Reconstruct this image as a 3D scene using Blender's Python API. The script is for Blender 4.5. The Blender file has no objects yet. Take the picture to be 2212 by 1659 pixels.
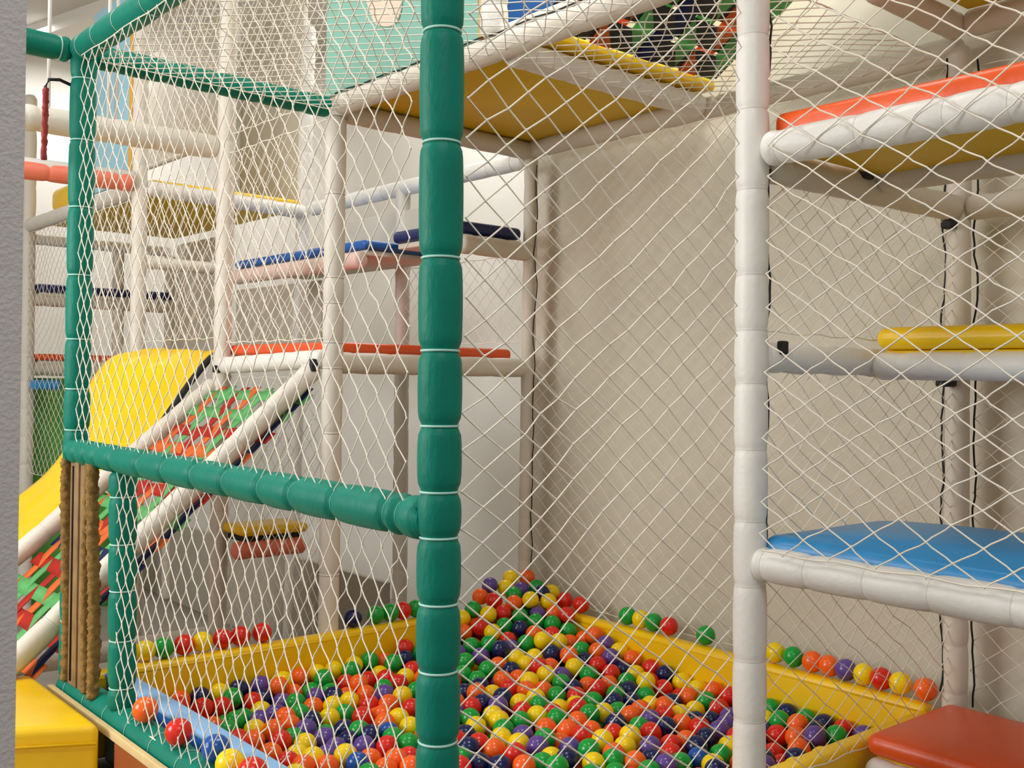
import bpy, bmesh, math, random
from mathutils import Vector, Matrix
random.seed(7)
sc = bpy.context.scene
COL = sc.collection
PI = math.pi
W, H, FPX = 2212, 1659, 2260.0
# ------------------------------------------------------------------ camera
CAM = Vector((-1.045, -1.409, 1.5))
YAW, PITCH, ROLL = math.radians(40.63), math.radians(0.15), math.radians(0.977)
FW = Vector((math.sin(YAW)*math.cos(PITCH), math.cos(YAW)*math.cos(PITCH), -math.sin(PITCH)))
R0 = Vector((math.cos(YAW), -math.sin(YAW), 0)); U0 = R0.cross(FW)
RT = math.cos(ROLL)*R0 + math.sin(ROLL)*U0
UP = -math.sin(ROLL)*R0 + math.cos(ROLL)*U0
cd = bpy.data.cameras.new('camera'); cd.sensor_fit = 'HORIZONTAL'; cd.sensor_width = 36; cd.lens = 36*FPX/W
cd.clip_start = 0.05; cd.clip_end = 60
cam = bpy.data.objects.new('camera', cd); COL.objects.link(cam)
cam.matrix_world = Matrix(((RT.x, UP.x, -FW.x, CAM.x), (RT.y, UP.y, -FW.y, CAM.y), (RT.z, UP.z, -FW.z, CAM.z), (0, 0, 0, 1)))
sc.camera = cam

def at(axis, v, px, py):
    "the point of the plane axis = v that shows at a pixel of the photograph"
    d = FW*FPX + RT*(px-W/2) - UP*(py-H/2)
    i = 'xyz'.index(axis)
    return CAM + d*((v-CAM[i])/d[i])
def pix(p):
    d = Vector(p)-CAM; z = d.dot(FW)
    return W/2+FPX*d.dot(RT)/z, H/2-FPX*d.dot(UP)/z, z

# ------------------------------------------------------------------ materials
def lin(c):
    return tuple((x/255/12.92 if x/255 <= .04045 else ((x/255+.055)/1.055)**2.4) for x in c)
def mat(name, rgb, rough=.5, var=.06, vscale=9, bump=.0, bscale=60, spec=.5, coat=0, stretch=None, sheen=0):
    m = bpy.data.materials.new(name); m.use_nodes = True
    nt = m.node_tree; b = nt.nodes['Principled BSDF']
    b.inputs['Roughness'].default_value = rough
    b.inputs['Specular IOR Level'].default_value = spec
    if coat: b.inputs['Coat Weight'].default_value = coat; b.inputs['Coat Roughness'].default_value = .12
    tc = nt.nodes.new('ShaderNodeTexCoord')
    n = nt.nodes.new('ShaderNodeTexNoise'); n.inputs['Scale'].default_value = vscale; n.inputs['Detail'].default_value = 4
    nt.links.new(tc.outputs['Object'], n.inputs['Vector'])
    r = nt.nodes.new('ShaderNodeValToRGB')
    c = lin(rgb)
    r.color_ramp.elements[0].position = .3; r.color_ramp.elements[1].position = .7
    r.color_ramp.elements[0].color = (*[x*(1-var) for x in c], 1)
    r.color_ramp.elements[1].color = (*[min(1, x*(1+var)) for x in c], 1)
    nt.links.new(n.outputs['Fac'], r.inputs['Fac'])
    nt.links.new(r.outputs['Color'], b.inputs['Base Color'])
    if bump:
        n2 = nt.nodes.new('ShaderNodeTexNoise'); n2.inputs['Scale'].default_value = bscale; n2.inputs['Detail'].default_value = 3
        if stretch:
            mp = nt.nodes.new('ShaderNodeMapping'); mp.inputs['Scale'].default_value = stretch
            nt.links.new(tc.outputs['Object'], mp.inputs['Vector']); nt.links.new(mp.outputs['Vector'], n2.inputs['Vector'])
        else:
            nt.links.new(tc.outputs['Object'], n2.inputs['Vector'])
        bp = nt.nodes.new('ShaderNodeBump'); bp.inputs['Strength'].default_value = bump; bp.inputs['Distance'].default_value = .004
        nt.links.new(n2.outputs['Fac'], bp.inputs['Height']); nt.links.new(bp.outputs['Normal'], b.inputs['Normal'])
    return m
M = dict(
    green=mat('teal_green_vinyl', (0, 120, 100), .5, .08, 14, .35, 130, spec=.22, stretch=(1, 1, .35)),
    white=mat('white_vinyl', (232, 229, 222), .45, .03, 10, .3, 70),
    ivory=mat('ivory_vinyl', (222, 215, 202), .5, .04, 8, .3, 60),
    tan=mat('tan_vinyl', (212, 204, 188), .6, .04, 5, .15, 40),
    tie=mat('white_tie', (225, 235, 228), .5, .02),
    tie_green=mat('pale_green_tie', (178, 222, 210), .5, .02),
    tie_ivory=mat('ivory_tie', (226, 222, 214), .5, .02),
    black=mat('black_cord', (28, 28, 30), .7, .1),
    net=mat('cream_twine', (240, 232, 216), .75, .05, 30, .2, 400),
    yellow=mat('yellow_vinyl', (250, 202, 4), .36, .05, 6, .15, 40),
    yellow_board=mat('yellow_board', (228, 190, 0), .55, .05, 5),
    orange=mat('orange_vinyl', (240, 92, 24), .36, .05, 6, .2, 50),
    redorange=mat('red_orange_vinyl', (232, 88, 34), .34, .05, 6, .2, 50),
    palepink=mat('pale_pink_vinyl', (226, 196, 184), .5, .05, 8, .2, 50),
    coral=mat('coral_vinyl', (240, 130, 105), .45, .05, 8, .2, 50),
    blue=mat('sky_blue_vinyl', (38, 138, 200), .34, .05, 5, .2, 20),
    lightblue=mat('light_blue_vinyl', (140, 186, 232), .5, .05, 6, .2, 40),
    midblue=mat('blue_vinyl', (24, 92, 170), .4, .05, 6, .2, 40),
    navy=mat('navy_vinyl', (22, 34, 92), .45, .05, 6, .2, 40),
    wood=mat('brown_laminate', (150, 76, 34), .45, .10, 4, .1, 30, stretch=(1, 1, 8)),
    ply=mat('pale_plywood', (222, 196, 140), .6, .06, 20),
    slat=mat('weathered_wood', (142, 112, 72), .7, .22, 16, .5, 90, stretch=(6, 6, .4)),
    rope=mat('hemp_fibre', (134, 104, 52), .9, .30, 60, .8, 200),
    redrope=mat('red_braid', (150, 52, 48), .8, .2, 60, .5, 200),
    wall=mat('beige_wall_paint', (214, 208, 190), .8, .02, 2, .05, 60),
    wallwhite=mat('white_wall_paint', (240, 237, 230), .7, .015, 2, .05, 60),
    wallgrey=mat('grey_rough_plaster', (186, 182, 180), .9, .03, 60, .35, 260),
    wallshade=mat('shaded_wall_tone', (172, 164, 150), .7, .05, 5),
    ceil=mat('grey_white_ceiling', (214, 210, 205), .8, .02, 2),
    floor=mat('grey_floor', (150, 142, 132), .6, .06, 5),
    seafoam=mat('seafoam_panel', (134, 188, 172), .5, .02, 3),
    skypanel=mat('pale_sky_panel', (160, 208, 226), .5, .02, 3),
    goldtrim=mat('golden_trim', (232, 176, 66), .5, .04),
    peach=mat('peach_print', (226, 206, 184), .5, .03),
    mossgreen=mat('moss_green_vinyl', (86, 158, 66), .5, .08, 12),
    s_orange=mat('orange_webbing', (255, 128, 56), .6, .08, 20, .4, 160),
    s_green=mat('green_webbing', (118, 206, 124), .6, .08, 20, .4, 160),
    s_navy=mat('navy_webbing', (20, 38, 100), .6, .08, 20, .4, 160),
    s_red=mat('red_webbing', (206, 44, 28), .6, .08, 20, .4, 160),
    s_black=mat('black_webbing', (24, 24, 30), .6, .08, 20, .4, 160),
)
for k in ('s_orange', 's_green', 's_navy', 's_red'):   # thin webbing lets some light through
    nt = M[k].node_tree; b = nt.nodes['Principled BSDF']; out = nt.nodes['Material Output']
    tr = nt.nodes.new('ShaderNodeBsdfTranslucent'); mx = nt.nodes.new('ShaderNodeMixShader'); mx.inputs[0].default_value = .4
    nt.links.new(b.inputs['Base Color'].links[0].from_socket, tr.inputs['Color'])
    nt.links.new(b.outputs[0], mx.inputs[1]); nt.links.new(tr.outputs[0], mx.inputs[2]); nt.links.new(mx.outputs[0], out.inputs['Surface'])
BALLC = {'R': ('red', (224, 40, 26)), 'O': ('orange', (255, 104, 28)), 'Y': ('yellow', (255, 218, 8)), 'G': ('green', (14, 162, 60)),
         'N': ('navy', (16, 30, 84)), 'B': ('blue', (22, 84, 168)), 'P': ('purple', (98, 72, 152))}
BM = {k: mat(v[0]+'_ball_plastic', v[1], .22, .02, 20, spec=.5) for k, v in BALLC.items()}

# ------------------------------------------------------------------ helpers
def tag(o, label=None, cat=None, group=None, kind=None):
    if label: o['label'] = label
    if cat: o['category'] = cat
    if group: o['group'] = group
    if kind: o['kind'] = kind
    return o
def mesh_obj(name, vs, fs, m, parent=None, smooth=True, loc=None):
    me = bpy.data.meshes.new(name); me.from_pydata([tuple(v) for v in vs], [], fs); me.update()
    if smooth: me.polygons.foreach_set('use_smooth', [True]*len(me.polygons))
    if m is not None: me.materials.append(m)
    o = bpy.data.objects.new(name, me); COL.objects.link(o)
    if parent is not None: o.parent = parent
    if loc is not None: o.location = loc
    return o
def bm_obj(name, bm, m, parent=None, smooth=True):
    me = bpy.data.meshes.new(name); bm.to_mesh(me); bm.free()
    if smooth: me.polygons.foreach_set('use_smooth', [True]*len(me.polygons))
    me.materials.append(m)
    o = bpy.data.objects.new(name, me); COL.objects.link(o)
    if parent is not None: o.parent = parent
    return o
def empty(name, loc=(0, 0, 0)):
    o = bpy.data.objects.new(name, None); o.location = loc; COL.objects.link(o); return o
def frame_of(d):
    d = Vector(d).normalized()
    a = Vector((0, 0, 1)) if abs(d.z) < .9 else Vector((1, 0, 0))
    u = d.cross(a).normalized(); return d, u, d.cross(u).normalized()
def tube_geo(pts, rad, n=10, cap=True):
    vs, fs = [], []
    k = len(pts)
    for i, p in enumerate(pts):
        p = Vector(p); a = Vector(pts[max(0, i-1)]); b = Vector(pts[min(k-1, i+1)])
        d, u, w = frame_of(b-a)
        r = rad[i] if hasattr(rad, '__len__') else rad
        for j in range(n):
            t = 2*PI*j/n; vs.append(p+u*(r*math.cos(t))+w*(r*math.sin(t)))
    for i in range(k-1):
        for j in range(n):
            fs.append((i*n+j, i*n+(j+1) % n, (i+1)*n+(j+1) % n, (i+1)*n+j))
    if cap:
        fs.append(tuple(range(n-1, -1, -1))); fs.append(tuple((k-1)*n+j for j in range(n)))
    return vs, fs
def tube(name, pts, rad, m, parent=None, n=10):
    vs, fs = tube_geo(pts, rad, n); return mesh_obj(name, vs, fs, m, parent)
def ring(name, c, d, R, r, m, parent=None, n=24, k=6):
    d, u, w = frame_of(d); c = Vector(c); vs, fs = [], []
    for i in range(n):
        a = 2*PI*i/n; e = u*math.cos(a)+w*math.sin(a)
        for j in range(k):
            b = 2*PI*j/k; vs.append(c+e*(R+r*math.cos(b))+d*(r*math.sin(b)))
    for i in range(n):
        for j in range(k):
            fs.append((i*k+j, i*k+(j+1) % k, ((i+1) % n)*k+(j+1) % k, ((i+1) % n)*k+j))
    return mesh_obj(name, vs, fs, m, parent)
AX = {}
def foam(name, A, B, r, ties, m, label, cat, group=None, tie=None, deep=.12, tie_r=.0022, knob=False, n=22, show_ties=True):
    """foam sleeve over a pipe from A to B, nipped in where it is tied (ties: distances from A in metres)"""
    A, B = Vector(A), Vector(B); L = (B-A).length; d = (B-A)/L
    ts = sorted(t for t in ties if .008 < t < L-.008)
    step = max(.008, L/160)
    S = {0.0, L}
    s = 0
    while s < L: S.add(round(s, 5)); s += step
    for t in ts:
        for q in (-.014, -.007, -.003, 0, .003, .007, .014):
            if 0 < t+q < L: S.add(round(t+q, 5))
    S = sorted(S); ends = [0]+ts+[L]
    pts, rad = [], []
    for s in S:
        i = max(k for k in range(len(ends)-1) if ends[k] <= s+1e-9) if s < L else len(ends)-2
        a, b = ends[i], ends[i+1]; f = (s-a)/max(b-a, 1e-6)
        q = min(s-a if i > 0 else 9, b-s if i < len(ends)-2 else 9)
        nip = deep*math.exp(-(q/.0105)**2) if q < .1 else 0
        bulge = .045*math.sin(PI*min(max(f, 0), 1)) if len(ends) > 2 else 0
        e = min(s, L-s); endf = .75+.25*min(1, math.sqrt(max(0, e)/.012))
        pts.append(A+d*s); rad.append(r*(1-nip+bulge-.02)*endf)
    o = tube(name, [p-A for p in pts], rad, m, None, n); o.location = A; AX[o.name] = (A, B)
    tag(o, label, cat, group)
    if show_ties and tie is not None:
        for t in ts:
            c = ring('cable_tie', d*t, d, r*(1-deep)+.0005, tie_r, tie, o)
            if knob:
                dd, u, w = frame_of(d)
                e = (Vector((0, 0, -1)) if abs(d.z) < .7 else (CAM-A).normalized()); e = (e-d*e.dot(d)).normalized()
                e = (e+.35*(CAM-A).normalized()).normalized()
                bm = bmesh.new(); bmesh.ops.create_icosphere(bm, subdivisions=2, radius=.0042, matrix=Matrix.Translation(d*t+e*(r*(1-deep)+.003)))
                kb = bm_obj('tie_knot', bm, tie, c)
    return o
def clamp(parent, p, size, m=None):
    """dark pipe clamp showing at a joint, as a part of the rail it holds"""
    p = Vector(p)-parent.location
    bm = bmesh.new(); bmesh.ops.create_cube(bm, size=1)
    bmesh.ops.scale(bm, vec=size, verts=bm.verts); bmesh.ops.bevel(bm, geom=bm.edges[:], offset=min(size)*.25, segments=2, affect='EDGES', profile=.6)
    bmesh.ops.translate(bm, vec=p, verts=bm.verts)
    return bm_obj('pipe_clamp', bm, m or M['black'], parent)
def pad(name, x0, x1, y0, y1, z0, z1, m, label, cat, bev=.012, dome=0, group=None, parent=None, seg=4):
    bm = bmesh.new(); bmesh.ops.create_cube(bm, size=1)
    sx, sy, sz = x1-x0, y1-y0, z1-z0
    bmesh.ops.scale(bm, vec=(sx, sy, sz), verts=bm.verts)
    if dome:
        bmesh.ops.subdivide_edges(bm, edges=[e for e in bm.edges if abs(e.verts[0].co.z-e.verts[1].co.z) < 1e-6], cuts=8, use_grid_fill=True)
        for v in bm.verts:
            if v.co.z > 0:
                fx = 1-(2*v.co.x/sx)**2; fy = 1-(2*v.co.y/sy)**2
                v.co.z += dome*max(0, fx)**.6*max(0, fy)**.6
        es = [e for e in bm.edges if len(e.link_faces) == 2 and e.calc_face_angle() > .9]
    else: es = bm.edges[:]
    bmesh.ops.bevel(bm, geom=es, offset=min(bev, min(sx, sy, sz)*.49), segments=seg, affect='EDGES', profile=.5)
    o = bm_obj(name, bm, m, parent); c = Vector(((x0+x1)/2, (y0+y1)/2, (z0+z1)/2))
    o.location = c - (parent.location if parent else Vector())
    if label: tag(o, label, cat, group)
    return o
def poly_pad(name, poly, z0, z1, m, label, cat, bev=.015, parent=None):
    bm = bmesh.new()
    f = bm.faces.new([bm.verts.new((x, y, z0)) for x, y in poly])
    r = bmesh.ops.extrude_face_region(bm, geom=[f]); bmesh.ops.translate(bm, vec=(0, 0, z1-z0), verts=[v for v in r['geom'] if isinstance(v, bmesh.types.BMVert)])
    bmesh.ops.recalc_face_normals(bm, faces=bm.faces[:])
    if bev: bmesh.ops.bevel(bm, geom=bm.edges[:], offset=bev, segments=4, affect='EDGES', profile=.5)
    o = bm_obj(name, bm, m, parent)
    if label: tag(o, label, cat)
    return o
def box_mesh(name, lo, hi, m, parent=None, smooth=False):
    (a, b, c), (d, e, f) = lo, hi
    vs = [(a, b, c), (d, b, c), (d, e, c), (a, e, c), (a, b, f), (d, b, f), (d, e, f), (a, e, f)]
    fs = [(3, 2, 1, 0), (4, 5, 6, 7), (0, 1, 5, 4), (1, 2, 6, 5), (2, 3, 7, 6), (3, 0, 4, 7)]
    return mesh_obj(name, vs, fs, m, parent, smooth)
NETN = [0]
def net(o0, u, v, w, h, du, dv, label, r=.0017, sag=.006, knot=True, cord=True, jit=.0025, n=4, grad=0, ease=0, cord_r=1.2):
    """diamond netting of knotted twine on the rectangle o0 + [0,w] u + [0,h] v"""
    NETN[0] += 1
    rnd = random.Random(NETN[0])
    o0, u, v = Vector(o0), Vector(u).normalized(), Vector(v).normalized(); nn = u.cross(v)
    ph = [rnd.uniform(0, 6.28) for _ in range(6)]
    P = {}
    I, J = int(w/(du/2)), int(h/(dv/2))
    ku, kv = w/I, h/J
    for i in range(I+1):
        for j in range(J+1):
            if (i+j) % 2: continue
            t_ = j/J; a, b = i*ku, h*(t_+grad*(t_*t_-t_))
            e = min(1, 6*min(a/w, 1-a/w))*min(1, 6*min(b/h, 1-b/h))
            sa = math.sin(a*5+ph[0])*math.cos(b*4+ph[1])+.6*math.sin(a*11+b*7+ph[2])
            sb = math.cos(a*6+ph[3])*math.sin(b*5+ph[4])+.6*math.sin(b*12-a*6+ph[5])
            P[i, j] = (o0+u*(a+e*(sag*sa)+rnd.gauss(0, jit))+v*(b+e*(sag*sb)-.004*e+rnd.gauss(0, jit))
                       + nn*(e*sag*1.6*math.sin(a*3+ph[1])*math.sin(b*2.3+ph[0])))
    vs, fs = [], []
    def seg(p, q):
        d, a, b = frame_of(q-p); k = len(vs); c_ = [p, q]
        if ease:
            lat = u*((q-p).dot(u)); w1 = rnd.gauss(0, .0016); w2 = rnd.gauss(0, .0016)
            c_ = [p, p+(q-p)*.28-lat*ease+u*w1, p+(q-p)*.72+lat*ease+u*w2, q]
        for c in c_:
            for t in range(n):
                g = 2*PI*t/n; vs.append(c+a*(r*math.cos(g))+b*(r*math.sin(g)))
        for m_ in range(len(c_)-1):
            for t in range(n): fs.append((k+m_*n+t, k+m_*n+(t+1) % n, k+m_*n+n+(t+1) % n, k+m_*n+n+t))
    for (i, j), p in P.items():
        for q in ((i+1, j+1), (i+1, j-1)):
            if q in P: seg(p, P[q])
        if knot:
            k = len(vs); s = r*1.75
            for e in ((s, 0, 0), (-s, 0, 0), (0, s, 0), (0, -s, 0), (0, 0, s*1.2), (0, 0, -s*1.2)): vs.append(p+Vector(e))
            for f in ((0, 2, 4), (2, 1, 4), (1, 3, 4), (3, 0, 4), (2, 0, 5), (1, 2, 5), (3, 1, 5), (0, 3, 5)): fs.append(tuple(k+x for x in f))
    o = mesh_obj('safety_net', [x-o0 for x in vs], fs, M['net'], None, True, o0)
    tag(o, label, 'net')
    if cord:
        loop = []
        for i in range(I+1):
            for j in (0,): loop.append(P.get((i, j), o0+u*(i*ku)))
        loop = [o0+u*(w*t/20)+v*(.003*math.sin(t*1.7)) for t in range(21)]
        tube('edge_cord', [x-o0 for x in loop], r*cord_r, M['net'], o, 6)
        tube('edge_cord', [x-o0+v*h for x in loop], r*cord_r, M['net'], o, 6)
    return o
PIT = 'Y1693,1770,711 O1770,1758,706 P1586,1770,693 Y1642,1740,682 P1679,1689,677 G1742,1667,683 N1707,1600,676 Y1770,1611,669 G1432,1682,634 O1534,1765,656 G1620,1665,669 Y1629,1577,664 Y1690,1542,655 O1582,1618,649 R1538,1685,654 G1659,1618,625 Y1373,1673,609 Y1461,1626,621 R1524,1613,619 G1570,1570,609 P1632,1538,613 O1674,1490,621 R1677,1426,625 O1426,1656,575 O1350,1632,567 R1401,1599,588 Y1410,1537,577 G1485,1559,586 N1513,1501,583 G1585,1495,600 G1620,1442,598 G1654,1392,576 O1528,1439,574 Y1499,1363,570 R1580,1399,571 O1682,1340,551 P1678,1221,558 O1682,1282,577 P1622,1140,536 Y1682,1159,543 O1619,1347,545 Y1557,1340,560 R1442,1487,553 G1471,1420,551 G1364,1501,549 G1313,1539,541 P1410,1434,541 N1348,1417,550 P1294,1461,523 G1230,1467,514 Y1388,1377,521 Y1436,1334,524 Y1377,1314,513 R1377,1250,520 O1308,1381,505 G1245,1362,507 N1480,1291,540 B1541,1294,519 G1605,1269,537 G1682,1274,513 O1618,1203,545 N1560,1209,518 O1506,1233,543 N1682,1204,496 O1682,1096,530 G1682,1058,479 Y1682,1140,481 N1626,1085,502 R1681,1006,517 R1561,1145,517 Y1482,1180,516 O1439,1255,507 G1492,1118,502 P1421,1177,496 R1562,1082,503 R1663,1002,455 N1682,942,511 R1624,959,491 N1314,1317,501 G1167,1400,495 O1230,1266,496 O1293,1258,490 Y1287,1194,498 G1182,1338,487 N1148,1284,482 Y1358,1190,509 G1376,1132,490 N1370,1068,487 O1296,1134,479 O1234,1148,487 R1209,1207,483 O1085,1224,489 N1085,1285,473 Y1146,1216,474 N1136,1152,482 O1447,1078,480 R1434,1016,489 O1501,1033,486 G1559,1005,492 N1519,957,481 Y1570,929,508 Y1620,1021,503 R1618,895,483 Y1682,869,500 Y1682,802,492 O1682,736,502 R1680,672,501 G1455,956,479 G1530,892,475 G1291,1064,479 Y1219,1086,480 Y1152,1087,475 G1185,1032,477 N1062,1167,471 P1077,1105,478 R1002,1146,477 G1354,959,475 N1401,912,476 N1462,894,469 Y1490,836,466 O1488,774,480 O1614,781,484 R1637,837,464 G1623,717,484 N1555,802,471 Y1555,708,469 Y1491,711,469 R1609,655,479 Y1292,976,469 Y1229,987,468 R1173,956,472 G1238,859,482 Y1302,862,473 G1365,860,464 O1413,808,474 O1349,791,473 Y1013,1053,472 G942,1076,471 Y1109,957,477 G1046,962,471 N1267,776,471 G1140,901,477 O1176,848,474 R1428,723,475 P1364,723,474 N1347,646,476 O1410,638,474 N1474,637,470 N1537,629,460 P1513,553,471 Y908,1006,471 G957,936,471 O1067,870,470 O1105,818,471 O1162,777,467 G1299,710,469 R1281,648,472 N1377,519,470 R1200,723,465 Y1205,660,476 Y906,886,470 P969,864,470 N839,966,470 Y1125,693,471 P1453,532,472 Y919,823,468 R1102,753,473 R825,889,470 O829,825,470 P936,762,473 R855,764,470 P1016,714,465 G1030,652,475 Y1137,616,470 P1191,568,472 R1250,544,470 O1314,541,469 Y1372,433,470 Y930,699,460 N930,637,474 O1070,596,470 O1066,512,472 N1129,507,467 B1235,430,469 G1170,440,465 G1298,405,470 Y973,577,470 G872,672,465 G867,609,477 N729,770,469 G720,833,468 Y1219,368,471 P1107,437,477 N756,712,472 O802,668,475 O1682,580,500 G1682,516,500 N1682,452,500 G1682,388,500 N1682,324,500 O1682,540,441 R1682,260,500 P1682,196,500 P1682,132,500 Y1682,476,441 G1620,437,494 O1620,373,500 N1620,310,494 N1682,356,444 R1567,408,469 O1567,343,481 G1620,245,500 N1682,236,441 P1565,279,500 R221,1682,500 O285,1682,500 R249,1682,442 G158,1682,500 N478,1682,500 N350,1682,500 R313,1682,442 Y414,1682,500 N428,1682,438 R309,1572,500 R258,1622,500 P381,1637,461 N515,1682,448 P555,1682,500 O593,1682,449 O595,1633,500 Y636,1682,501 O700,1682,501 Y671,1682,444 Y764,1682,503 Y828,1682,504 N871,1682,457 G752,1620,502 G698,1604,471 G740,1556,472 G868,1633,506 Y908,1682,508 G972,1682,513 N945,1682,456 O1035,1682,500 G1027,1614,511 R1121,1682,535 N1088,1633,511 R1068,1559,491 R823,1596,478 O835,1535,490 R912,1599,473 Y973,1618,478 R955,1553,482 R962,1488,479 Y1015,1523,483 G899,1483,475 P867,1427,475 Y895,1369,479 N535,1627,475 R482,1592,481 G425,1613,500 P581,1584,462 G596,1523,474 O624,1463,470 Y742,1442,471 O826,1475,469 R779,1385,469 Y320,1617,456 R373,1577,490 Y480,1529,468 P496,1467,472 P432,1445,471 G366,1470,476 G317,1417,470 G413,1512,464 Y387,1389,467 O419,1334,475 O484,1353,470 G558,1427,470 N546,1338,474 Y610,1343,469 G672,1357,466 N602,1244,462 R689,1281,473 O819,1335,474 O752,1271,468 Y770,1207,472 R856,1262,472 P501,1291,470 P506,1194,470 Y439,1186,470 G444,1263,464 R388,1234,476 R313,1346,465 O331,1285,474 O326,1175,470 P451,1083,464 P501,1124,462 N559,1151,462 N612,1118,477 B682,1130,467 G614,1182,472 Y384,1130,466 Y391,1059,477 Y470,1023,478 P558,1067,470 R606,1025,471 G657,1071,472 G668,1008,470 Y754,1125,470 B466,957,475 O523,983,465 O558,912,478 R616,934,463 O339,1019,478 O398,996,471 R331,1089,470'
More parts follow.
